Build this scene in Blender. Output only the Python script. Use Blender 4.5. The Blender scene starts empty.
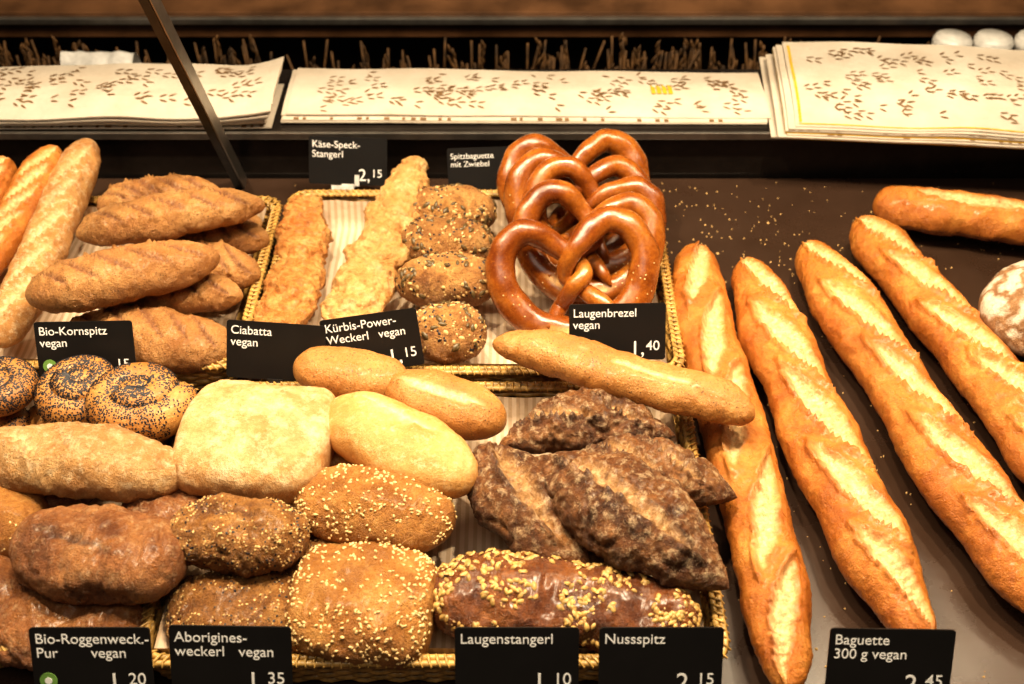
import bpy, math, random
from mathutils import Vector, noise, Matrix, Euler
random.seed(7)
scene=bpy.context.scene
COL=bpy.context.collection
scene.view_settings.view_transform='Standard'
try: scene.view_settings.look='Medium High Contrast'
except Exception: pass

# ---------------------------------------------------------------- materials
class NT:
    def __init__(s,name):
        s.m=bpy.data.materials.new(name); s.m.use_nodes=True
        s.t=s.m.node_tree; s.n=s.t.nodes; s.l=s.t.links
        s.b=s.n['Principled BSDF']
        s.vec=None
    def new(s,k,**kw):
        n=s.n.new(k)
        for a,v in kw.items(): setattr(n,a,v)
        return n
    def link(s,a,b): s.l.new(a,b)
    def coord(s,rand=True):
        if s.vec: return s.vec
        tc=s.new('ShaderNodeTexCoord'); v=tc.outputs['Object']
        if rand:
            oi=s.new('ShaderNodeObjectInfo')
            mu=s.new('ShaderNodeMath',operation='MULTIPLY'); mu.inputs[1].default_value=7.3
            s.link(oi.outputs['Random'],mu.inputs[0])
            ad=s.new('ShaderNodeVectorMath',operation='ADD')
            s.link(v,ad.inputs[0]); s.link(mu.outputs[0],ad.inputs[1]); v=ad.outputs[0]
        s.vec=v; return v
    def noise(s,scale,detail=4,rough=.6,dist=0):
        n=s.new('ShaderNodeTexNoise'); n.inputs['Scale'].default_value=scale
        n.inputs['Detail'].default_value=detail; n.inputs['Roughness'].default_value=rough
        n.inputs['Distortion'].default_value=dist
        s.link(s.coord(),n.inputs['Vector']); return n.outputs['Fac']
    def voro(s,scale,feature='F1',warp=0.):
        n=s.new('ShaderNodeTexVoronoi',feature=feature); n.inputs['Scale'].default_value=scale
        v=s.coord()
        if warp:
            q=s.new('ShaderNodeTexNoise'); q.inputs['Scale'].default_value=40; q.inputs['Detail'].default_value=5
            s.link(v,q.inputs['Vector'])
            m=s.new('ShaderNodeVectorMath',operation='SCALE'); m.inputs['Scale'].default_value=warp
            s.link(q.outputs['Color'],m.inputs[0])
            a=s.new('ShaderNodeVectorMath',operation='ADD'); s.link(v,a.inputs[0]); s.link(m.outputs[0],a.inputs[1]); v=a.outputs[0]
        s.link(v,n.inputs['Vector']); return n.outputs['Distance']
    def ramp(s,f,stops):
        r=s.new('ShaderNodeValToRGB'); e=r.color_ramp.elements
        while len(e)<len(stops): e.new(.5)
        for i,(p,c) in enumerate(stops):
            e[i].position=p; e[i].color=(c[0],c[1],c[2],1) if not isinstance(c,(int,float)) else (c,c,c,1)
        s.link(f,r.inputs[0]); return r.outputs[0]
    def mix(s,f,a,b,mode='MIX'):
        n=s.new('ShaderNodeMix',data_type='RGBA',blend_type=mode)
        for i,x in ((0,f),(6,a),(7,b)):
            if isinstance(x,(int,float)): n.inputs[i].default_value=x
            elif isinstance(x,tuple): n.inputs[i].default_value=(x[0],x[1],x[2],1)
            else: s.link(x,n.inputs[i])
        return n.outputs[2]
    def math(s,op,a,b=0,clamp=False):
        n=s.new('ShaderNodeMath',operation=op,use_clamp=clamp)
        for i,x in ((0,a),(1,b)):
            if isinstance(x,(int,float)): n.inputs[i].default_value=x
            else: s.link(x,n.inputs[i])
        return n.outputs[0]
    def attr(s,name):
        a=s.new('ShaderNodeAttribute',attribute_name=name); return a.outputs['Fac']
    def bump(s,h,strength=.5,dist=.002):
        b=s.new('ShaderNodeBump'); b.inputs['Strength'].default_value=strength
        b.inputs['Distance'].default_value=dist; s.link(h,b.inputs['Height'])
        s.link(b.outputs[0],s.b.inputs['Normal'])
    def col(s,c):
        if isinstance(c,tuple): s.b.inputs['Base Color'].default_value=(c[0],c[1],c[2],1)
        else: s.link(c,s.b.inputs['Base Color'])
    def set(s,**k):
        for a,v in k.items(): s.b.inputs[a.replace('_',' ')].default_value=v

def crust(name,dark,mid,light,scale=30,score=(.85,.62,.32),flour=0.,flourcol=(.85,.78,.66),
          speck=0.,speckcol=(.06,.03,.012),rough=.5,bump=.5,coat=0.,cracks=0.,floursc=110,side=.55,blister=0.):
    t=NT(name)
    c=t.ramp(t.noise(scale,7,.65,.4),[(.34,dark),(.5,mid),(.66,light)])
    c=t.mix(t.math('MULTIPLY',t.ramp(t.noise(scale*.35,3),[(.45,0),(.68,1)]),.55),c,dark)
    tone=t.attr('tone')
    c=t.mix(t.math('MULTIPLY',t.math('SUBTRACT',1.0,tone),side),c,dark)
    c=t.mix(t.math('MULTIPLY',t.ramp(t.noise(260,4,.7),[(.42,0),(.62,1)]),.45),c,dark)
    c=t.mix(t.math('MULTIPLY',t.ramp(t.noise(420,3,.7),[(.55,0),(.7,1)]),.35),c,light)
    if speck>0:
        f=t.ramp(t.voro(330),[(.18,1),(.32,0)])
        g=t.ramp(t.noise(90,2),[(.42,0),(.58,1)])
        c=t.mix(t.math('MULTIPLY',t.math('MULTIPLY',f,g),speck),c,speckcol)
    sc=t.attr('score')
    sn=t.math('MULTIPLY',sc,t.ramp(t.noise(170,5,.75),[(.30,.25),(.56,1.)]),True)
    dk=tuple(x*.72 for x in score)
    c=t.mix(sn,c,t.mix(t.ramp(t.noise(120,5,.7),[(.38,0),(.62,1)]),dk,tuple(min(1,x*1.1+.02) for x in score)))
    if flour>0:
        f=t.ramp(t.noise(floursc,7,.78),[(.60-.25*flour,0),(.74-.2*flour,1)])
        f=t.math('MULTIPLY',f,t.math('POWER',tone,1.2))
        if cracks>0:
            k=t.ramp(t.voro(cracks,'DISTANCE_TO_EDGE',.05),[(.03,0),(.16,1)])
            f=t.math('MULTIPLY',f,k)
        c=t.mix(t.math('MULTIPLY',f,min(1,.45+flour*.6)),c,flourcol)
    t.col(c)
    h=t.math('ADD',t.math('MULTIPLY',t.noise(120,6,.7),1.0),t.math('MULTIPLY',t.noise(480,4,.7),.45))
    if blister>0:
        h=t.math('ADD',h,t.math('MULTIPLY',t.ramp(t.voro(150,'SMOOTH_F1'),[(.2,1),(.6,0)]),blister))
    t.bump(h,bump,.004)
    rr=t.ramp(t.noise(90,4),[(.35,max(.12,rough-.12)),(.65,min(1,rough+.15))]); t.link(rr,t.b.inputs['Roughness'])
    t.set(Coat_Weight=coat,Coat_Roughness=.22)
    return t.m

def plain(name,c,rough=.5,metal=0.,bump=0,scale=60,var=.12,coat=0):
    t=NT(name)
    c2=tuple(max(0,x*(1-var*2)) for x in c)
    t.col(t.mix(t.ramp(t.noise(scale,4),[(.35,0),(.65,1)]),c2,c))
    t.set(Roughness=rough,Metallic=metal,Coat_Weight=coat)
    if bump: t.bump(t.noise(scale*3,4),bump,.001)
    return t.m

M={}
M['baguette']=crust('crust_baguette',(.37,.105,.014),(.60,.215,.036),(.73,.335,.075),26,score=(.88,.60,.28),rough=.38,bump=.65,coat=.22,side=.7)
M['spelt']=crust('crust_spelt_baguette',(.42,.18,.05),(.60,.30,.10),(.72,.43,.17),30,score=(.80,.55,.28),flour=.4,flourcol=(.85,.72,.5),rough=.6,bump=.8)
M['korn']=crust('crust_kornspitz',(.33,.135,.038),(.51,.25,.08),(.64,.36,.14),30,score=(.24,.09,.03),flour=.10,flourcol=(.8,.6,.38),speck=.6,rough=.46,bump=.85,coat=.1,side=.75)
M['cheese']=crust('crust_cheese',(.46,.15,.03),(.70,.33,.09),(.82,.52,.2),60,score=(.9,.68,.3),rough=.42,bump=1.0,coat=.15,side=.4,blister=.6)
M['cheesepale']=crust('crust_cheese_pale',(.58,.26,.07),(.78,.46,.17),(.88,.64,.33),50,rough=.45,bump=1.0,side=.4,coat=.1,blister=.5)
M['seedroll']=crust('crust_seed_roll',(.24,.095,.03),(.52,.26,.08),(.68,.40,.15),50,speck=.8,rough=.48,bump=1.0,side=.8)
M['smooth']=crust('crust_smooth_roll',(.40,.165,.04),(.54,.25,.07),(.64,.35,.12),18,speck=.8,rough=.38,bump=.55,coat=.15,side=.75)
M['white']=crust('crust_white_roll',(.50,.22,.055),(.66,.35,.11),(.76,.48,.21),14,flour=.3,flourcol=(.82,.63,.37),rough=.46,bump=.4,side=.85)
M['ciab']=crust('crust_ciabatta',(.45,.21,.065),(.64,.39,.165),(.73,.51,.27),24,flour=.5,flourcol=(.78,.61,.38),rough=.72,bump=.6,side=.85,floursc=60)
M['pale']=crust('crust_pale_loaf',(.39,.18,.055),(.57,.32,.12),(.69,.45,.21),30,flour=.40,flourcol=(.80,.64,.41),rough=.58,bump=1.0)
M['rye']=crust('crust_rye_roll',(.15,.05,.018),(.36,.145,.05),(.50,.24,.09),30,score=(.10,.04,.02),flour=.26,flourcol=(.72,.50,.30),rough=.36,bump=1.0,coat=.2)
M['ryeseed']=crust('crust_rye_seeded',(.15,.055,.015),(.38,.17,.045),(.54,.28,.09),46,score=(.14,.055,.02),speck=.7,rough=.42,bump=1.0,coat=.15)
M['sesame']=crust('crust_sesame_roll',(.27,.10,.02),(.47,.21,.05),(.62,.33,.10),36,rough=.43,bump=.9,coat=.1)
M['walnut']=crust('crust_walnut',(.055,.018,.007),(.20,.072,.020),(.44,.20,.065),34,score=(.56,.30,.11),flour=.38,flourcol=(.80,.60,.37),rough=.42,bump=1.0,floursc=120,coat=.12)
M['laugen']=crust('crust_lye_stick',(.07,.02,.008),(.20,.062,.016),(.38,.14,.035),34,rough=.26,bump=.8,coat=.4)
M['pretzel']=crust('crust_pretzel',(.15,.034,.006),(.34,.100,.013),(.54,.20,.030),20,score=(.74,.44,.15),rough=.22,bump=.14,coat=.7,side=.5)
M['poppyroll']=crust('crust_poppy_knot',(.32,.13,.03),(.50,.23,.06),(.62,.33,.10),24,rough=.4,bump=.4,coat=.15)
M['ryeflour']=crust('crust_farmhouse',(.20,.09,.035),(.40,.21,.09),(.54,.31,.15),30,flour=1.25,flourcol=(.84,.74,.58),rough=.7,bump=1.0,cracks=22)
M['m_sesame']=plain('sesame_seed',(.80,.56,.26),.4)
M['m_pumpkin']=plain('pumpkin_seed',(.72,.45,.15),.35,0,.4,200,.3)
M['m_green']=plain('dark_pumpkin_seed',(.13,.085,.035),.4)
M['m_poppy']=plain('poppy_seed',(.022,.022,.03),.5)
M['m_oat']=plain('oat_flake',(.66,.43,.18),.6)
M['wicker']=plain('wicker_cane',(.66,.40,.12),.36,0,.5,90,.3,.25)
M['blacksign']=plain('black_card',(.012,.011,.011),.42,0,0,20,.1)
M['whiteink']=plain('white_lettering',(.95,.94,.92),.6,0,0,20,.0)
M['green']=plain('green_mark',(.22,.42,.10),.5)
M['steel']=plain('brushed_steel',(.42,.39,.36),.35,.9,0,30,.15)
M['darksteel']=plain('dark_steel',(.055,.05,.047),.3,.6,0,30,.2)
M['clip']=plain('white_clip',(.8,.78,.74),.35)
M['ledge']=plain('ledge_dark',(.035,.028,.024),.18,.2,0,20,.2)
M['crumb']=plain('crumb',(.66,.43,.18),.7)
t=NT('tray_brown')
t.col(t.ramp(t.noise(5,5,.6),[(.3,(.038,.021,.013)),(.7,(.064,.037,.025))]))
r=t.ramp(t.noise(9,6,.7),[(.3,.20),(.7,.38)]); t.link(r,t.b.inputs['Roughness'])
M['tray']=t.m
t=NT('liner_paper')
w=t.new('ShaderNodeTexWave',wave_type='BANDS',bands_direction='X'); w.inputs['Scale'].default_value=38
w.inputs['Distortion'].default_value=.3
t.link(t.coord(False),w.inputs['Vector'])
t.col(t.mix(t.ramp(w.outputs['Fac'],[(.3,0),(.6,1)]),(.52,.38,.25),(.66,.52,.38)))
t.bump(t.noise(30,4),.5,.005); t.set(Roughness=.7)
M['liner']=t.m
t=NT('bag_paper'); t.col(t.mix(t.ramp(t.noise(12,4),[(.3,0),(.7,1)]),(.54,.46,.37),(.66,.59,.50))); t.bump(t.noise(20,3),.5,.008); t.set(Roughness=.7)
M['bag']=t.m
M['print']=plain('brown_print',(.22,.13,.06),.7)
M['yellow']=plain('yellow_print',(.78,.50,.04),.6)
M['backdark']=plain('cabinet_dark',(.030,.018,.011),.4,0,0,12,.3)
M['backwood']=plain('cabinet_wood_rail',(.15,.075,.036),.35,0,0,9,.3)
M['stalk']=plain('dried_stalk',(.15,.075,.024),.7,0,0,40,.4)
M['blue']=plain('blue_tin',(.05,.10,.22),.35)
M['whitecloth']=plain('white_cloth',(.75,.74,.72),.8)
M['wallm']=plain('wall_paint_dark',(.035,.027,.022),.7)
M['floorm']=plain('floor_tile',(.09,.07,.06),.5)

# ---------------------------------------------------------------- mesh helper
class MB:
    def __init__(s): s.v=[];s.f=[];s.mi=[];s.sc=[];s.to=[];s.nrm=[]
    def grid(s,rows,closed=True,mi=0,cap=True,score=None,tone=None):
        base=len(s.v); m=len(rows[0]); n=len(rows)
        for i,r in enumerate(rows):
            for j,p in enumerate(r):
                s.v.append(p); s.sc.append(score[i][j] if score else 0.); s.to.append(tone[i][j] if tone else 1.)
        for i in range(n-1):
            for j in range(m if closed else m-1):
                a=base+i*m+j;b=base+i*m+(j+1)%m
                s.f.append((a,b,b+m,a+m)); s.mi.append(mi)
        if closed and cap:
            s.f.append(tuple(base+j for j in range(m))[::-1]); s.mi.append(mi)
            s.f.append(tuple(base+(n-1)*m+j for j in range(m))); s.mi.append(mi)
    def box(s,c,d,mi=0,rot=None):
        b=len(s.v)
        for x in(-1,1):
            for y in(-1,1):
                for z in(-1,1):
                    p=Vector((x*d[0]/2,y*d[1]/2,z*d[2]/2))
                    if rot: p=rot@p
                    s.v.append(p+Vector(c)); s.sc.append(0);s.to.append(1)
        for q in((0,1,3,2),(4,6,7,5),(0,4,5,1),(2,3,7,6),(0,2,6,4),(1,5,7,3)):
            s.f.append(tuple(b+k for k in q)); s.mi.append(mi)
    def tube(s,path,r,seg=6,mi=0,closed=False):
        n=len(path); rows=[]
        for i,p in enumerate(path):
            a=path[(i-1)%n] if closed else path[max(i-1,0)]
            c=path[(i+1)%n] if closed else path[min(i+1,n-1)]
            T=(c-a).normalized(); up=Vector((0,0,1))
            if abs(T.z)>.9: up=Vector((1,0,0))
            S=T.cross(up).normalized(); U=S.cross(T)
            rr=r[i] if isinstance(r,list) else r
            rows.append([p+S*(rr*math.cos(6.28318*k/seg))+U*(rr*math.sin(6.28318*k/seg)) for k in range(seg)])
        if closed: rows.append(list(rows[0]))
        s.grid(rows,True,mi,cap=not closed)
    def blob(s,c,N,L,W,H,ang,mi,kind='sesame'):
        N=N.normalized(); a=Vector((0,0,1)) if abs(N.z)<.9 else Vector((1,0,0))
        X=N.cross(a).normalized(); Y=N.cross(X)
        T=X*math.cos(ang)+Y*math.sin(ang); S=N.cross(T)
        b=len(s.v)
        if kind=='tiny':
            pts=[T*L/2,S*W/2,-T*L/2,-S*W/2,N*H,-N*H*.3]
            for p in pts: s.v.append(c+p); s.sc.append(0);s.to.append(1)
            for q in((0,1,4),(1,2,4),(2,3,4),(3,0,4)): s.f.append(tuple(b+k for k in q)); s.mi.append(mi)
            return
        ring=[(-.5,0,0),(-.25,.38,.0),(.15,.5,0),(.42,.28,0),(.52,0,0),(.42,-.28,0),(.15,-.5,0),(-.25,-.38,0)]
        for p in ring: s.v.append(c+T*p[0]*L+S*p[1]*W); s.sc.append(0);s.to.append(1)
        for p in ring: s.v.append(c+T*p[0]*L*.6+S*p[1]*W*.6+N*H); s.sc.append(0);s.to.append(1)
        for k in range(8):
            q=(k+1)%8; s.f.append((b+k,b+q,b+8+q,b+8+k)); s.mi.append(mi)
        s.f.append(tuple(b+8+k for k in range(8))); s.mi.append(mi)
    def build(s,name,mats,loc=None,smooth=True,parent=None,rot=None):
        me=bpy.data.meshes.new(name)
        if loc is None:
            lo=[min(p[k] for p in s.v) for k in range(3)]; hi=[max(p[k] for p in s.v) for k in range(3)]
            loc=Vector([(a+b)/2 for a,b in zip(lo,hi)])
            vs=[p-loc for p in s.v]
        else: vs=s.v; loc=Vector(loc)
        me.from_pydata([tuple(p) for p in vs],[],s.f)
        for m in mats: me.materials.append(M[m] if isinstance(m,str) else m)
        me.polygons.foreach_set('material_index',s.mi)
        me.polygons.foreach_set('use_smooth',[smooth]*len(s.f))
        a=me.attributes.new('score','FLOAT','POINT'); a.data.foreach_set('value',s.sc)
        a=me.attributes.new('tone','FLOAT','POINT'); a.data.foreach_set('value',s.to)
        me.update()
        o=bpy.data.objects.new(name,me); COL.objects.link(o); o.location=loc
        if rot: o.rotation_euler=rot
        if parent: o.parent=parent
        return o
def V(*a): return Vector(a)
def catmull(pts,n,ts=None):
    P=[pts[0]*2-pts[1]]+list(pts)+[pts[-1]*2-pts[-2]]
    out=[]
    for i in range(n):
        t=(ts[i] if ts else i/(n-1))*(len(pts)-1); k=min(int(t),len(pts)-2); u=t-k
        a,b,c,d=P[k:k+4]
        out.append(.5*((2*b)+(c-a)*u+(2*a-5*b+4*c-d)*u*u+(3*b-a-3*c+d)*u**3))
    return out
def empty(name,loc=(0,0,0)):
    e=bpy.data.objects.new(name,None); COL.objects.link(e); e.location=loc; e.empty_display_size=.02; return e

# ---------------------------------------------------------------- bread builder
def loaf(name,pts,W,Hh,mat,p=2.,q=2.,n=110,m=48,lump=.002,lf=25,slashes=(),seeds=(),se=2.2,flat=.65,taper=None,seed=None,fine=.0006,wob=.0,crag=0.,crf=42,noseed=-.28):
    sd=random.random()*50 if seed is None else seed
    pts=[Vector(x) for x in pts]
    if len(pts)==2: pts=[pts[0],(pts[0]+pts[1])/2,pts[1]]
    ts=[.5-.5*math.cos(math.pi*min(max(i/(n-1),.004),.996)) for i in range(n)]
    if p>3.5:
        ts=[]
        for i in range(n):
            u=i/(n-1); k=.5-.5*math.cos(math.pi*min(max(u,.004),.996)); ts.append(.55*k+.45*min(max(u,.0005),.9995))
    C=catmull(pts,n,ts); L=sum((C[i+1]-C[i]).length for i in range(n-1))
    rows=[];SC=[];TO=[]
    for i in range(n):
        T=(C[min(i+1,n-1)]-C[max(i-1,0)]).normalized()
        S=T.cross(V(0,0,1)).normalized(); U=S.cross(T)
        tt=2*ts[i]-1
        pr=max(1-abs(tt)**p,0)**(1/q)
        if taper: pr*=1+taper*tt
        pr=max(pr,.02)
        w=W/2*pr*(1+wob*noise.noise(V(ts[i]*6,sd,1))); h=Hh/2*(pr**.8)
        row=[];sr=[];tr=[]
        for j in range(m):
            th=2*math.pi*j/m; c=math.cos(th); s_=math.sin(th)
            x=math.copysign(abs(c)**(2/se),c); z=math.copysign(abs(s_)**(2/se),s_)
            if z<0: z*=flat
            off=S*x*w+U*z*h
            N=(S*(x*h)+U*(z*w)).normalized() if (x or z) else U
            P=C[i]+off
            dsp=lump*noise.fractal(P*lf+V(sd,sd,0),1.,2.,3)+fine*noise.fractal(P*170+V(sd,0,0),1.,2.,2)
            if crag:
                rg=abs(noise.noise(P*crf+V(sd,3,sd)))
                dsp-=crag*max(0,1-rg/.09)
            score=0.
            a=th-math.pi/2
            if a>math.pi: a-=2*math.pi
            if a<-math.pi: a+=2*math.pi
            v=-a*W*.5; u=ts[i]*L
            for (su,sv,sl,sw,sa,dep) in slashes:
                du=u-su*L; dv=v-sv
                if abs(du)>sl or abs(dv)>sl: continue
                ca,sn=math.cos(sa),math.sin(sa)
                e=(du*ca+dv*sn)/(sl/2); g=(-du*sn+dv*ca)/(sw/2)
                g+=.30*noise.fractal(V(u*75,v*75,sd),1.,2.,2)
                rr=e*e+g*g
                if rr<1.9 and z>-.2:
                    k=max(0,1-rr); k2=min(1,k*2.4)
                    score=max(score,k2)
                    dsp+=-dep*k2+dep*1.3*math.exp(-((rr-1.15)/.25)**2)*(1 if g>0 else .25)
                    if k2>0: dsp+=dep*.8*noise.fractal(P*230,1.,2.,2)*k2
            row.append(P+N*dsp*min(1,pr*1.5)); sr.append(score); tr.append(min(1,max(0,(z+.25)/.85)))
        rows.append(row);SC.append(sr);TO.append(tr)
    b=MB(); b.grid(rows,True,0,True,SC,TO)
    mats=[mat]
    for (kind,smat,cnt,sl,sw,sh,zmin) in seeds:
        if smat not in mats: mats.append(smat)
        mi=mats.index(smat); k=0; tries=0
        while k<cnt and tries<cnt*20:
            tries+=1
            i=random.randint(2,n-3); j=random.randint(0,m-1)
            if random.random()>max(.15,(1-abs(2*ts[i]-1)**p)**(1/q)): continue
            if math.sin(2*math.pi*j/m)<zmin: continue
            A=rows[i][j];B=rows[i+1][j];Cc=rows[i][(j+1)%m]
            if noise.noise(A*30+V(0,sd,0))<noseed: continue
            N=(Cc-A).cross(B-A)
            if N.length<1e-12: continue
            N.normalize()
            if (A-C[i]).dot(N)<0: N=-N
            pnt=A+(B-A)*random.random()+(Cc-A)*random.random()
            f=random.uniform(.75,1.2)
            N2=(N+V(random.uniform(-.3,.3),random.uniform(-.3,.3),0)).normalized()
            b.blob(pnt+N*sh*.1,N2,sl*f,sw*f,sh,random.random()*6.28,mi,kind); k+=1
    return b.build(name,mats)
def bun(name,c,L,W,H,ang,mat,**k):
    a=math.radians(ang); d=V(math.cos(a),math.sin(a),k.pop('dz',0))*L/2; c=Vector(c)
    return loaf(name,[c-d,c,c+d],W,H,mat,**k)
SES=lambda n:('sesame','m_sesame',n,.0038,.0023,.0011,.0)

# ---- baguettes on the open tray
def baguette(pts,W,k=5,ang=.3,name='baguette',mat='baguette',n=300):
    sl=[]
    for i in range(k):
        s=.11+.78*i/(k-1)
        sl.append((s,random.uniform(-.003,.003),.138,W*.32,ang*1.4,.0055))
    return loaf(name,pts,W,W*.86,mat,p=6,q=1.9,n=n,m=72,lump=.0035,lf=17,slashes=sl,fine=.0009,wob=.20)
baguette([(.219,1.100,.033),(.214,.95,.033),(.224,.796,.033),(.230,.634,.033),(.227,.500,.033)],.067,5,.16)
baguette([(.277,1.070,.034),(.296,.885,.034),(.319,.705,.034),(.348,.540,.034)],.072,5,-.20)
baguette([(.356,1.100,.035),(.392,.925,.035),(.428,.743,.035),(.472,.565,.035)],.073,5,-.20)
baguette([(.430,1.150,.035),(.474,.984,.035),(.512,.839,.035),(.549,.66,.035)],.073,5,-.20)
loaf('small_baguette',[(.458,1.190,.032),(.554,1.168,.032),(.70,1.132,.032)],.066,.058,'baguette',p=5,q=2,n=140,m=50,lump=.0035,slashes=[(.5,.0,.13,.020,.1,.003),(.85,0,.1,.020,.1,.003)])
loaf('spitz_baguette',[(-.02,.866,.088),(.05,.843,.090),(.12,.810,.090),(.19,.782,.090),(.232,.760,.088)],.052,.044,'smooth',p=3.6,q=1.8,n=130,m=40,lump=.0030,fine=.0010,
     slashes=[(.55,.004,.14,.004,.05,.001)])
bun('farmhouse_loaf',(.606,.955,.048),.172,.160,.09,0,'ryeflour',n=90,m=70,lump=.007,lf=20,se=2.,crag=.003,crf=26,fine=.001)

# ---- pretzels
def pretzel(loc,rot,W=.165):
    ctl=[(.24,-.30,.10),(.13,-.18,.07),(.03,-.07,-.03),(-.06,.03,-.02),(-.02,.13,.05),(.10,.26,.05),(.27,.36,.0),(.43,.28,-.01),(.49,.08,0),(.42,-.14,0),(.25,-.31,0),(0,-.38,0)]
    rad=[.045,.055,.060,.060,.066,.078,.090,.097,.102,.106,.116,.128]
    left=[(-x,y,-z if i in(1,2,3,4,5) else z) for i,(x,y,z) in enumerate(ctl)][:-1][::-1]
    full=[Vector(c)*W for c in ctl+left]; rr=rad+rad[:-1][::-1]
    n=190; C=catmull(full,n); R=catmull([V(r*W,0,0) for r in rr],n); sd=random.random()*30
    rows=[];SC=[];TO=[]
    for i in range(n):
        T=(C[min(i+1,n-1)]-C[max(i-1,0)]).normalized(); S=T.cross(V(0,0,1)).normalized(); U=S.cross(T)
        e=min(i,n-1-i); k=min(1,math.sqrt((e+.3)/5.)); r=R[i].x*k
        row=[];sr=[];tr=[]
        for j in range(24):
            th=2*math.pi*j/24; P=C[i]+(S*math.cos(th)+U*math.sin(th)*.92)*r
            s=0; u=i/(n-1)
            if .44<u<.56:
                g=(th-1.5)/.40; q=((u-.5)/.055)**2+g*g
                s=max(0,min(1,(1-q)*2))
            P+= (P-C[i]).normalized()*(.0022*noise.noise(P*45+V(sd,0,0))-.002*s)
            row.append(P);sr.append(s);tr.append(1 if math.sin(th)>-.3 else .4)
        rows.append(row);SC.append(sr);TO.append(tr)
    b=MB(); b.grid(rows,True,0,True,SC,TO)
    for q in range(26):
        i=random.randint(70,120); j=random.randint(2,9); A=rows[i][j]
        b.blob(A,(A-C[i]),.0022,.0022,.0012,random.random()*6,1,'tiny')
    return b.build('pretzel',['pretzel','m_sesame'],loc=loc,rot=rot)
R=math.radians
for (x,y,z,tilt,yaw,roll,w) in [(.076,1.148,.084,50,4,2,.158),(.078,1.112,.082,50,0,-6,.152),(.092,1.086,.084,48,-8,-12,.146),(.086,1.046,.080,46,-6,-6,.150),(.070,.990,.074,48,2,8,.166)]:
    e=(Matrix.Rotation(R(yaw),4,'Z')@Matrix.Rotation(R(tilt),4,'X')@Matrix.Rotation(R(roll),4,'Z')).to_euler()
    pretzel((x,y,z),e,w)

# ---- kornspitz rolls, top-left basket
def korn(pts,W,H=None):
    return loaf('kornspitz_roll',pts,W,H or W*.85,'korn',p=3.0,q=1.6,n=150,m=54,lump=.0034,lf=26,
        slashes=[(.18+.16*i,.002,.066,.0075,.80,.0032) for i in range(5)],fine=.0013,wob=.12)
korn([(-.514,.925,.100),(-.426,.950,.104),(-.322,.996,.100)],.070)
korn([(-.492,1.034,.100),(-.394,1.064,.104),(-.288,1.094,.100)],.062)
korn([(-.492,1.108,.085),(-.434,1.130,.085),(-.35,1.140,.085)],.052)
korn([(-.480,.980,.055),(-.391,.980,.058),(-.300,.978,.058)],.060)
korn([(-.490,.925,.045),(-.382,.912,.050),(-.298,.898,.046)],.080,.064)
korn([(-.42,1.040,.052),(-.36,1.035,.055),(-.288,1.018,.055)],.060)
korn([(-.45,1.085,.050),(-.378,1.090,.055),(-.288,1.086,.055)],.060)
korn([(-.45,1.145,.042),(-.38,1.140,.045),(-.305,1.130,.045)],.052)
def spelt(pts,W,mat='spelt'):
    loaf('spelt_baguette',pts,W,W*.85,mat,p=5,q=2,n=170,m=48,slashes=[(.15+.17*i,.002,.085,.012,.35,.0028) for i in range(5)],lump=.003,fine=.001)
spelt([(-.548,.905,.048),(-.547,1.08,.062),(-.538,1.250,.088)],.055)
spelt([(-.622,1.00,.045),(-.595,1.12,.066),(-.578,1.235,.088)],.052,'baguette')
spelt([(-.665,1.06,.045),(-.652,1.13,.060),(-.640,1.225,.076)],.052,'baguette')

# ---- cheese sticks + seed rolls, upper middle basket
for pts,W,mt in [([(-.258,1.180,.048),(-.252,1.10,.044),(-.250,1.035,.042),(-.262,.900,.042)],.060,'cheese'),
                 ([(-.120,1.225,.080),(-.150,1.085,.062),(-.165,1.01,.056),(-.188,.920,.050)],.062,'cheesepale')]:
    loaf('cheese_bacon_stick',pts,W,W*.62,mt,p=4.5,q=2,n=190,m=56,lump=.006,lf=42,fine=.0035,wob=.45,crag=.0015)
SR=(('sesame','m_oat',40,.006,.004,.0012,.0),('sesame','m_green',34,.010,.005,.0016,.05),('tiny','m_sesame',90,.003,.002,.001,0),('tiny','m_poppy',80,.004,.003,.0014,0))
bun('seeded_roll',(-.074,1.137,.056),.110,.070,.066,2,'seedroll',seeds=SR,p=2.4,lump=.004,fine=.0014)
bun('seeded_roll',(-.076,1.070,.058),.114,.070,.066,-3,'seedroll',seeds=SR,p=2.4,lump=.004,fine=.0014)
bun('seeded_roll',(-.074,1.003,.056),.114,.070,.066,3,'seedroll',seeds=SR,p=2.4,lump=.004,fine=.0014)
bun('seeded_roll',(-.070,.920,.052),.086,.080,.062,0,'seedroll',seeds=SR,lump=.004,fine=.0014)

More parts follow.
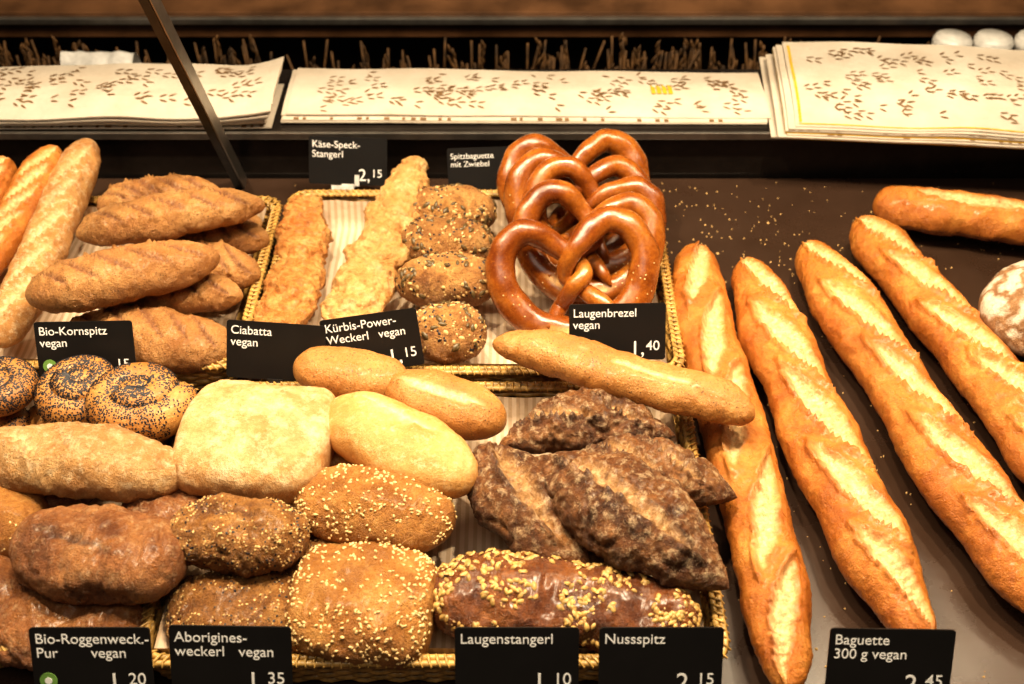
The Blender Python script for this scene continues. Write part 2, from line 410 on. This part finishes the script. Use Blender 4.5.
# ---- poppy knots: a rope coiled round its own tucked end, closed in the middle
def knot(c,R0,ang,sq=1.,cnt=3600,thr=-.3,jmax=12):
    n=160; C=[];Rr=[]
    for i in range(n):
        u=i/(n-1); a=ang+u*2*math.pi*1.55; r=R0*(.20+.46*u**.8)
        C.append(V(r*math.cos(a),r*math.sin(a)*sq,.017*(1-u)**.9))
        Rr.append(R0*(.27+.09*u)*min(1,math.sqrt((i+.5)/6),math.sqrt((n-1-i+.4)/14)))
    rows=[]
    for i in range(n):
        T=(C[min(i+1,n-1)]-C[max(i-1,0)]).normalized(); S=T.cross(V(0,0,1)).normalized(); U=S.cross(T)
        rows.append([C[i]+(S*math.cos(6.2832*j/22)+U*math.sin(6.2832*j/22)*1.0)*Rr[i]*(1+.05*noise.noise(C[i]*60)) for j in range(22)])
    rows=[[p+Vector(c) for p in r] for r in rows]
    b=MB(); b.grid(rows)
    cr=[]
    for q in range(11):
        t_=math.pi*(q/10-.5)*.98
        cr.append([Vector(c)+V(R0*.46*math.cos(t_)*math.cos(6.2832*j/22),R0*.46*sq*math.cos(t_)*math.sin(6.2832*j/22),.006+.022*math.sin(t_)) for j in range(22)])
    b.grid(cr)
    for k in range(cnt):
        if random.random()<.10:
            i=random.randint(6,9); j=random.randint(0,21); A=cr[i][j]; N=A-Vector(c); pnt=A.lerp(cr[i+1][j],random.random()).lerp(cr[i][(j+1)%22],random.random()*.9)
        else:
            i=random.randint(1,n-2); j=random.randint(-1,jmax)%22; A=rows[i][j]; N=A-(C[i]+Vector(c))
            pnt=A.lerp(rows[i+1][j],random.random()).lerp(rows[i][(j+1)%22],random.random()*.9)
        if noise.noise(A*45)<thr and random.random()<.9: continue
        b.blob(pnt,N,.0023,.0019,.0010,random.random()*6,1,'tiny')
    b.build('poppy_seed_knot',['poppyroll','m_poppy'])
knot((-.430,.812,.070),.049,2.6,1.,6000,-.6)
knot((-.364,.788,.078),.060,3.6,.85,5000,-.30,8)
knot((-.512,.808,.070),.049,1.,1.,6000,-.6)
knot((-.516,.785,.035),.045,2.)
bun('poppy_roll',(-.415,.81,.034),.16,.09,.05,0,'poppyroll',seeds=(('tiny','m_poppy',900,.0021,.0017,.001,-.2),))

# ---- lower-left heap
loaf('pale_floured_loaf',[(-.530,.716,.080),(-.44,.710,.083),(-.392,.705,.083),(-.298,.693,.078)],.078,.062,'pale',p=3.4,q=2,n=150,m=52,lump=.005,slashes=[(.3,.0,.07,.006,.5,.003),(.62,.0,.07,.006,.5,.003)],fine=.0016,crag=.0012)
bun('ciabatta_roll',(-.241,.740,.078),.144,.138,.062,-4,'ciab',p=4.2,q=4.2,n=90,m=64,lump=.005,lf=18,se=2.6,flat=.8,fine=.001)
bun('ciabatta_roll',(-.195,.70,.04),.12,.10,.045,-60,'ciab',p=3,q=3,lump=.003)
RS=(('tiny','m_oat',420,.0030,.0022,.001,-.1),('tiny','m_poppy',160,.0030,.0022,.001,-.1))
bun('round_golden_roll',(-.468,.662,.055),.088,.085,.062,0,'sesame',seeds=(('tiny','m_sesame',60,.003,.002,.001,0),),lump=.003)
RY=dict(p=2.7,q=2.2,n=120,m=60,lump=.006,lf=26,fine=.0016,crag=.0035,crf=30)
bun('rye_roll',(-.355,.604,.078),.156,.090,.068,-10,'rye',slashes=[(.4,.006,.09,.008,.2,.003)],**RY)
bun('rye_roll',(-.318,.665,.050),.085,.075,.055,30,'rye',**RY)
bun('rye_roll',(-.378,.562,.036),.135,.090,.058,-4,'rye',**RY)
bun('rye_roll',(-.475,.585,.040),.12,.085,.055,10,'rye',**RY)
bun('rye_roll',(-.45,.71,.036),.12,.085,.05,60,'rye',**RY)
AB=dict(seeds=RS,lump=.006,lf=28,fine=.0018,crag=.0025,n=120,m=60)
bun('multigrain_roll',(-.238,.626,.078),.122,.074,.062,-3,'ryeseed',p=2.8,q=2.2,slashes=[(.45,-.004,.08,.006,.1,.003)],**AB)
bun('multigrain_roll',(-.236,.572,.038),.120,.088,.058,2,'ryeseed',p=3,q=2.4,**AB)
bun('multigrain_roll',(-.175,.64,.038),.10,.08,.05,80,'ryeseed',p=3,q=2.4,**AB)
bun('sesame_roll',(-.124,.664,.068),.150,.084,.064,-14,'sesame',p=2.5,q=2.,n=110,m=56,seeds=(SES(420),),lump=.004,fine=.0013,crag=.001)
bun('sesame_square_roll',(-.127,.575,.050),.124,.112,.064,-4,'sesame',p=4.4,q=3.6,se=2.5,n=90,m=60,seeds=(SES(560),),lump=.005,fine=.0013,flat=.8,crag=.001)

# ---- light rolls, centre
bun('light_roll',(-.163,.831,.076),.120,.060,.052,-12,'smooth',p=2.6,q=2,lump=.0025)
bun('light_roll',(-.067,.792,.072),.132,.066,.056,-24,'smooth',p=2.6,q=2,lump=.0025,slashes=[(.5,.006,.10,.010,0,.002)])
bun('light_roll',(-.106,.728,.082),.172,.082,.066,-34,'white',p=2.7,q=2,n=110,m=50,lump=.003,slashes=[(.45,-.012,.09,.010,0,.0018)])
bun('light_roll',(-.150,.755,.040),.13,.070,.052,-50,'white',p=2.6,q=2,lump=.002)

# ---- dark nut breads
NUT=dict(p=1.8,q=1.15,n=170,m=72,lump=.0048,lf=30,fine=.0026,crag=.0038,crf=24)
loaf('walnut_bread',[(-.014,.744,.064),(.071,.771,.070),(.158,.757,.066)],.066,.056,'walnut',slashes=[(.35,.0,.08,.012,.4,.006),(.7,.0,.06,.012,.4,.006)],**NUT)
loaf('walnut_bread',[(-.034,.748,.060),(.006,.679,.066),(.066,.594,.056)],.086,.064,'walnut',slashes=[(.5,.0,.12,.022,.1,.007)],**NUT)
loaf('walnut_bread',[(.052,.724,.068),(.127,.706,.072),(.206,.678,.068)],.072,.058,'walnut',slashes=[(.35,.0,.08,.012,.5,.006),(.65,.0,.07,.012,.5,.006)],**NUT)
loaf('walnut_bread',[(.018,.712,.080),(.103,.642,.088),(.182,.572,.076)],.100,.074,'walnut',slashes=[(.45,.004,.17,.016,.10,.007)],**NUT)
bun('walnut_bread',(.08,.70,.036),.16,.07,.05,-30,'walnut',lump=.005)
loaf('pumpkin_seed_lye_stick',[(-.072,.580,.050),(-.01,.579,.052),(.06,.570,.052),(.158,.554,.050)],.080,.058,'laugen',p=4.5,q=2.4,n=150,m=54,lump=.006,lf=26,fine=.0015,noseed=-.2,
     seeds=(('sesame','m_pumpkin',480,.0074,.0044,.0016,.0),('tiny','m_oat',220,.003,.002,.001,0)))

# ---------------------------------------------------------------- baskets
def rrect(x0,x1,y0,y1,r,step=.006):
    pts=[]
    for cx,cy,a0 in((x1-r,y1-r,0),(x0+r,y1-r,90),(x0+r,y0+r,180),(x1-r,y0+r,270)):
        for k in range(7): a=math.radians(a0+k*15); pts.append((cx+r*math.cos(a),cy+r*math.sin(a)))
    out=[];pts.append(pts[0])
    for a,b in zip(pts,pts[1:]):
        L=math.hypot(b[0]-a[0],b[1]-a[1]); n=max(1,int(L/step))
        for k in range(n): out.append((a[0]+(b[0]-a[0])*k/n,a[1]+(b[1]-a[1])*k/n))
    return out
def basket(x0,x1,y0,y1,h=.046):
    b=MB(); cx,cy=(x0+x1)/2,(y0+y1)/2
    per=rrect(x0,x1,y0,y1,.022)
    n=len(per)
    def inset(p,z,o=0):
        k=.010*(1-z/h)+o
        dx=p[0]-cx;dy=p[1]-cy
        sx=(abs(x1-cx)-k)/abs(x1-cx); sy=(abs(y1-cy)-k)/abs(y1-cy)
        return V(cx+dx*sx,cy+dy*sy,z)
    for row in range(6):
        z=.006+row*.0062
        ph=row%2*math.pi
        path=[inset(p,z,.0016*math.sin(i*math.pi/2.5+ph)) for i,p in enumerate(per)]
        b.tube(path,.0031,6,0,True)
    for i in range(0,n,5):
        b.tube([inset(per[i],.003),inset(per[i],h*.5),inset(per[i],h)],.0022,5)
    for o,dz in ((-.0028,0),(.0028,0)):
        b.tube([inset(p,h,o)+V(0,0,dz) for p in per],.0032,6,0,True)
    fp=rrect(x0,x1,y0,y1,.022,.0012); path=[]
    for i,p in enumerate(fp):
        a=i*2*math.pi/6.; q=inset(p,h,.0064*math.cos(a)); q.z+=.0040*math.sin(a); path.append(q)
    b.tube(path,.0013,4,0,True)
    o=b.build('wicker_basket',['wicker'])
    m=MB(); m.box((cx,cy,.004),(x1-x0-.03,y1-y0-.03,.004))
    e=m.build('base_board',['wicker'],smooth=False); e.parent=o; e.location=Vector(e.location)-o.location
    g=MB(); N1,N2=48,44; rows=[]
    for i in range(N1+1):
        r=[]
        for j in range(N2+1):
            u=i/N1;v=j/N2; x=x0+.013+(x1-x0-.026)*u; y=y0+.013+(y1-y0-.026)*v
            ed=max(abs(u-.5),abs(v-.5))*2; z=.010+.034*max(0,(ed-.90)/.10)**1.6+.0034*noise.noise(V(x*26,y*26,3))
            r.append(V(x,y,z))
        rows.append(r)
    g.grid(rows,False)
    e=g.build('liner_paper',['liner']); e.parent=o; e.location=Vector(e.location)-o.location
    return o
basket(-.70,-.293,.878,1.182)
basket(-.276,.178,.870,1.196)
basket(-.312,.176,.522,.846)
basket(-.80,-.328,.535,.846)

# ---------------------------------------------------------------- price signs
def textobj(body,size,x,y,parent,align='LEFT'):
    c=bpy.data.curves.new('lettering','FONT'); c.body=body; c.size=size; c.align_x=align; c.extrude=.00012; c.offset=.00004; c.space_line=.95
    c.materials.append(M['whiteink'])
    o=bpy.data.objects.new('lettering',c); COL.objects.link(o); o.parent=parent; o.location=(x,y,.0009); return o
def sign(base,lines,price=None,roll=0,yaw=0,tilt=28,W=.101,Hs=.061,bio=False,whiteclip=False,gap=.014,fs=.0126):
    e=empty('price_sign',base)
    e.rotation_euler=(Matrix.Rotation(R(yaw),4,'Z')@Matrix.Rotation(R(90-tilt),4,'X')@Matrix.Rotation(R(roll),4,'Z')).to_euler()
    b=MB(); r=.003; prof=[]
    for cx,cy,a0 in((W/2-r,Hs-r,0),(-W/2+r,Hs-r,90),(-W/2+r,r,180),(W/2-r,r,270)):
        for k in range(5): a=math.radians(a0+k*22.5); prof.append((cx+r*math.cos(a),cy+r*math.sin(a)))
    b.grid([[V(x,y,-.0008) for x,y in prof],[V(x,y,.0008) for x,y in prof]])
    b.build('card',['blacksign'],loc=(0,0,0),smooth=False,parent=e)
    c=MB()
    c.box((0,.004,-.003),(.018,.016,.004)); c.box((0,-.006,-.004),(.006,.022,.003)); c.box((0,-.003,.0018),(.016,.008,.0016))
    if whiteclip: c.box((-.010,-.004,.003),(.022,.006,.003)); c.box((.012,.006,.003),(.006,.014,.003))
    c.build('clip',['clip' if whiteclip else 'darksteel'],loc=(0,0,0),smooth=False,parent=e)
    for i,l in enumerate(lines):
        a=l.split('|')
        textobj(a[0],fs,-W/2+.004,Hs-.0140-fs*.985*i,e)
        if len(a)>1: textobj(a[1],fs,W/2-gap,Hs-.0140-fs*.985*i,e,'RIGHT')
    if price:
        p,q=price
        textobj(p,.022,W/2-.0215,.0055,e,'RIGHT')
        textobj(q,.0148,W/2-.0205,.0105,e)
    if bio:
        g=MB(); n=24; rg=lambda z,rr:[V(-W/2+.012+rr*math.cos(6.2832*k/n),.014+rr*math.sin(6.2832*k/n),z) for k in range(n)]
        g.grid([rg(.0008,.0072),rg(.0012,.0072)]); g.build('round_mark',['green'],loc=(0,0,0),smooth=False,parent=e)
        g=MB(); g.grid([rg(.0012,.0030),rg(.0015,.0030)]); g.build('round_mark_centre',['whiteink'],loc=(0,0,0),smooth=False,parent=e)
    return e
sign((-.213,1.235,.033),['Käse-Speck-','Stangerl'],('2,','15'),-2,whiteclip=True)
sign((-.042,1.228,.022),['Spitzbaguette','mit Zwiebel'],None,2,W=.080,fs=.0104)
sign((-.440,.854,.050),['Bio-Kornspitz','vegan'],('1,','15'),1,bio=True)
sign((-.246,.852,.050),['Ciabatta','vegan'],None,-4)
sign((-.141,.864,.052),['Kürbis-Power-','Weckerl|vegan'],('1,','15'),8)
sign((.111,.880,.052),['Laugenbrezel','vegan'],('1,','40'),1)
sign((-.339,.496,.036),['Bio-Roggenweck.-','Pur|vegan'],('1,','20'),0,bio=True,W=.097,gap=.02)
sign((-.227,.496,.038),['Aborigines-','weckerl|vegan'],('1,','35'),-1,W=.098)
sign((.004,.496,.036),['Laugenstangerl'],('1,','10'),0,W=.100)
sign((.120,.496,.036),['Nussspitz'],('2,','15'),0,W=.100)
sign((.305,.496,.034),['Baguette','300 g vegan'],('2,','45'),-1)

# ---------------------------------------------------------------- counter
def boxobj(name,c,d,mat,parent=None,bev=.002):
    m=MB(); m.box((0,0,0),d); o=m.build(name,[mat],loc=c,smooth=False,parent=parent)
    if bev:
        q=o.modifiers.new('b','BEVEL'); q.width=bev; q.segments=2
    return o
cn=empty('display_counter')
boxobj('tray_surface',(0,.80,-.010),(2.2,1.0,.02),'tray',cn)
boxobj('tray_back_panel',(0,1.315,.025),(2.2,.02,.07),'ledge',cn)
boxobj('ledge_top',(0,1.385,.066),(2.2,.17,.012),'ledge',cn)
boxobj('ledge_trim',(0,1.298,.068),(2.2,.006,.010),'steel',cn,.001)
boxobj('counter_body',(0,.88,-.46),(2.2,1.1,.87),'backdark',cn)
boxobj('front_lip',(0,.305,.0),(2.2,.02,.05),'darksteel',cn)
boxobj('lamp_housing',(0,1.12,.985),(2.1,.10,.03),'steel',cn)
boxobj('lamp_post_1',(-1.03,1.12,.485),(.03,.03,.98),'steel',cn)
boxobj('lamp_post_2',(1.03,1.12,.485),(.03,.03,.98),'steel',cn)
b=MB()
p0,p1=V(-.366,1.285,.0),V(-.371,.93,.65)
d=(p1-p0).normalized(); rot=d.to_track_quat('Z','Y').to_matrix()
b.box((p0+p1)/2,(.010,.022,(p1-p0).length),0,rot)
b.box((p0+p1)/2+V(.0062,0,0),(.0016,.020,(p1-p0).length),1,rot)
b.build('glass_support_bar',['darksteel','steel'],smooth=False)

# ---------------------------------------------------------------- paper bag stacks
def stack(name,x0,x1,y0,y1,z0,h,layers,ang=0,curl=.0,leaves=60,yellow=False,logo=None,fan=.004):
    b=MB(); cx,cy=(x0+x1)/2,(y0+y1)/2; W=x1-x0; D=y1-y0; sd=random.random()*9
    ca,sa=math.cos(R(ang)),math.sin(R(ang))
    def pt(u,v,z,dx,dy,k):
        x=(u-.5)*W+dx; y=(v-.5)*D+dy
        zz=z0+z*(.8+.2*math.sin(u*3.1+sd)) + curl*max(0,(u-.80)/.20)**2*(z/h)
        zz+=.0045*noise.noise(V(u*5,v*3,sd))*k
        zz-=(h*.25)*max(0,(.28-v)/.28)**1.5*(z/h)
        return V(cx+x*ca-y*sa,cy+x*sa+y*ca,zz)
    for L in range(layers):
        z=h*(L+1)/layers; dx=random.uniform(-.007,.007)-fan*(layers-1-L); dy=random.uniform(-.012,.002)
        if L==layers-1: dx=dy=0
        top=[[pt(i/24,j/10,z,dx,dy,L/layers) for j in range(11)] for i in range(25)]
        th=h/layers*.55
        b.grid(top,False,0)
        bot=[[p-V(0,0,th) for p in r] for r in top]
        for edge_t,edge_b in(([r[0] for r in top],[r[0] for r in bot]),([r[-1] for r in top],[r[-1] for r in bot]),(top[0],bot[0]),(top[-1],bot[-1])):
            b.grid([edge_t,edge_b],False,2 if (yellow and L%4==1) else 0)
        if L%2==0 and L<layers-1:
            for k in range(int(W/.012)):
                if random.random()<.4:
                    u=(k+.3)/(W/.012); u2=u+random.uniform(.004,.010)/W*.9
                    q=[pt(a,c,z,dx,dy,L/layers)+V(0,0,.0005) for a,c in((u,0),(min(1,u2),0),(min(1,u2),.05),(u,.05))]
                    bs=len(b.v)
                    for x in q: b.v.append(x);b.sc.append(0);b.to.append(1)
                    b.f.append((bs,bs+1,bs+2,bs+3)); b.mi.append(1)
    def leaf(u,v,a,ll,ww,mi=1):
        ring=[]
        for s,t_ in((-.5,0),(-.2,.5),(.2,.45),(.5,0),(.2,-.45),(-.2,-.5)):
            lx=s*ll; ly=t_*ww
            uu=u+(lx*math.cos(a)-ly*math.sin(a))/W; vv=v+(lx*math.sin(a)+ly*math.cos(a))/D
            q=pt(uu,vv,h,0,0,1); q.z+=.0008; ring.append(q)
        bs=len(b.v)
        for q in ring: b.v.append(q);b.sc.append(0);b.to.append(1)
        b.f.append(tuple(bs+i for i in range(6))); b.mi.append(mi)
    for k in range(leaves//2):
        u=random.uniform(.04,.94); v=random.uniform(.10,.92); a=random.uniform(-.5,.5)
        for q in range(random.randint(1,2)):
            du=q*.012*math.cos(a)/W; dv=q*.012*math.sin(a)/D
            for sg in(-1,1):
                uu=u+du-.005*sg*math.sin(a)/W; vv=v+dv+.005*sg*math.cos(a)/D
                if .02<uu<.97 and .05<vv<.95: leaf(uu,vv,a+sg*.4,.012,.0030)
    if yellow:
        for i in range(30):
            leaf(.012,.05+.9*i/30,1.57,.009,.004,2); leaf(.03+.94*i/30,.02,0,.03,.0022,2)
    if logo:
        u,v=logo
        for i in range(4):
            q=[pt(u+i*.012+a,v+c,h,0,0,1)+V(0,0,.0012) for a,c in((0,0),(.009,0),(.009,.16),(0,.22))]
            bs=len(b.v)
            for x in q: b.v.append(x);b.sc.append(0);b.to.append(1)
            b.f.append((bs,bs+1,bs+2,bs+3)); b.mi.append(2)
    return b.build(name,['bag','print','yellow'],smooth=False)
stack('paper_bag_stack',-.74,-.312,1.308,1.420,.073,.034,9,0,.016,110,fan=.0015)
stack('paper_bag_stack',-.300,.345,1.325,1.440,.073,.016,5,0,0,190,logo=(.76,.45),fan=.001)
stack('paper_bag_stack',.375,.92,1.255,1.470,.073,.032,9,-5,0,240,yellow=True,fan=.003)

# ---------------------------------------------------------------- crumbs
b=MB()
def crumb(x,y,z):
    s=random.uniform(.0006,.0016)*(1.5 if random.random()<.08 else 1)
    b.blob(V(x,y,z),V(0,0,1),s*2,s*1.4,s*.9,random.random()*6,0,'sesame')
for k in range(700):
    x=random.uniform(.19,.85); y=random.uniform(.47,1.29)
    if random.random()<.3: x=random.gauss(.27,.09); y=random.gauss(1.16,.10)
    if x<.19 or y>1.29: continue
    crumb(x,y,.0002)
for k in range(60): crumb(random.uniform(-.3,.2),random.uniform(1.2,1.29),.0002)
b.build('bread_crumbs',['crumb'])

# ---------------------------------------------------------------- background
cb=empty('back_cabinet')
boxobj('cabinet_front',(0,1.83,-.45),(3.2,.06,.86),'backdark',cb)
boxobj('wood_rail',(0,1.79,.020),(3.2,.16,.045),'backwood',cb)
boxobj('metal_edge',(0,1.705,.030),(3.2,.010,.012),'steel',cb)
boxobj('cabinet_top',(0,2.1,.035),(3.2,.5,.03),'backwood',cb)
b=MB()
for k in range(560):
    x=random.uniform(-1.15,1.15); top=random.uniform(-.07,.012); dx=random.gauss(0,.028); y=random.uniform(1.672,1.694)
    path=[V(x,y,-.28),V(x+dx*.3,y,-.18),V(x+dx,y-.004,top)]
    b.tube(catmull(path,7),.0024,5)
    if random.random()<.35:
        for q in range(6):
            p=path[2]+V(random.uniform(-.006,.006),0,-q*.009)
            b.blob(p,V(0,-1,0),.018,.006,.003,1.57+random.uniform(-.5,.5),0)
b.build('dried_wheat_decoration',['stalk'])
boxobj('lower_shelf',(0,1.62,-.29),(3.2,.34,.02),'backdark',cb)
def tin(x,y,z,m):
    b=MB(); n=24
    rg=lambda r,h:[V(r*math.cos(6.2832*k/n),r*math.sin(6.2832*k/n),h) for k in range(n)]
    b.grid([rg(.001,0),rg(.028,0),rg(.030,.003)],mi=0)
    b.grid([rg(.0302,.003),rg(.0302,.048)],mi=1)
    b.grid([rg(r,h) for r,h in ((.030,.048),(.030,.067),(.027,.070),(.027,.072),(.001,.072))],mi=0)
    b.build('storage_tin',['clip',m],loc=(x,y,z))
for i in range(5): tin(.685+i*.064,1.628,-.031,'blue' if i%2==0 else 'steel')
boxobj('tin_shelf',(.82,1.628,-.040),(.40,.07,.016),'backwood',cb)
b=MB()
rows=[[V(-.70+.11*i/19,1.58+.07*j/11,-.05+.070*math.sin(math.pi*j/11)**.5+.010*noise.noise(V(i*.3,j*.3,2))) for j in range(12)] for i in range(20)]
b.grid(rows,False); b.grid([[V(p.x,p.y,max(-.051,p.z-.03)) for p in r] for r in rows],False)
b.build('folded_cloth',['whitecloth'])
boxobj('cloth_shelf',(-.64,1.615,-.060),(.2,.09,.016),'backwood',cb)
boxobj('floor',(0,1.0,-.91),(5,4.4,.02),'floorm',None,0)
boxobj('wall_back',(0,2.7,.4),(5,.05,2.6),'wallm',None,0)

# ---------------------------------------------------------------- lights
def area(name,loc,sx,sy,e,col,target):
    l=bpy.data.lights.new(name,'AREA'); l.shape='RECTANGLE'; l.size=sx; l.size_y=sy; l.energy=e; l.color=col
    o=bpy.data.objects.new(name,l); COL.objects.link(o); o.location=loc
    o.rotation_euler=(Vector(target)-Vector(loc)).to_track_quat('-Z','Y').to_euler(); return o
area('case_light',(0,1.12,.96),1.8,.06,11,(1,.79,.53),(0,.86,0))
for i,(x,y) in enumerate([(-.55,.85),(-.1,.98),(.35,.85),(.7,1.1)]):
    area('ceiling_spot',(x,y,1.55),.06,.06,15,(1,.82,.57),(x*.9,y+.0,0))
area('fill_light',(-.2,-.1,1.9),1.4,.8,7.5,(1,.88,.72),(0,.8,0))  # added broad soft fill above the camera, not a fixture of the shop
w=bpy.data.worlds.new('world'); scene.world=w; w.use_nodes=True
w.node_tree.nodes['Background'].inputs[0].default_value=(.5,.38,.27,1); w.node_tree.nodes['Background'].inputs[1].default_value=.09

# ---------------------------------------------------------------- camera
cam=bpy.data.cameras.new('camera'); co=bpy.data.objects.new('camera',cam); COL.objects.link(co)
co.location=(0,0,.87); co.rotation_euler=(R(48),0,0); cam.lens=40; cam.sensor_width=36
cam.dof.use_dof=True; cam.dof.focus_distance=1.1; cam.dof.aperture_fstop=6
cam.clip_start=.02
scene.camera=co
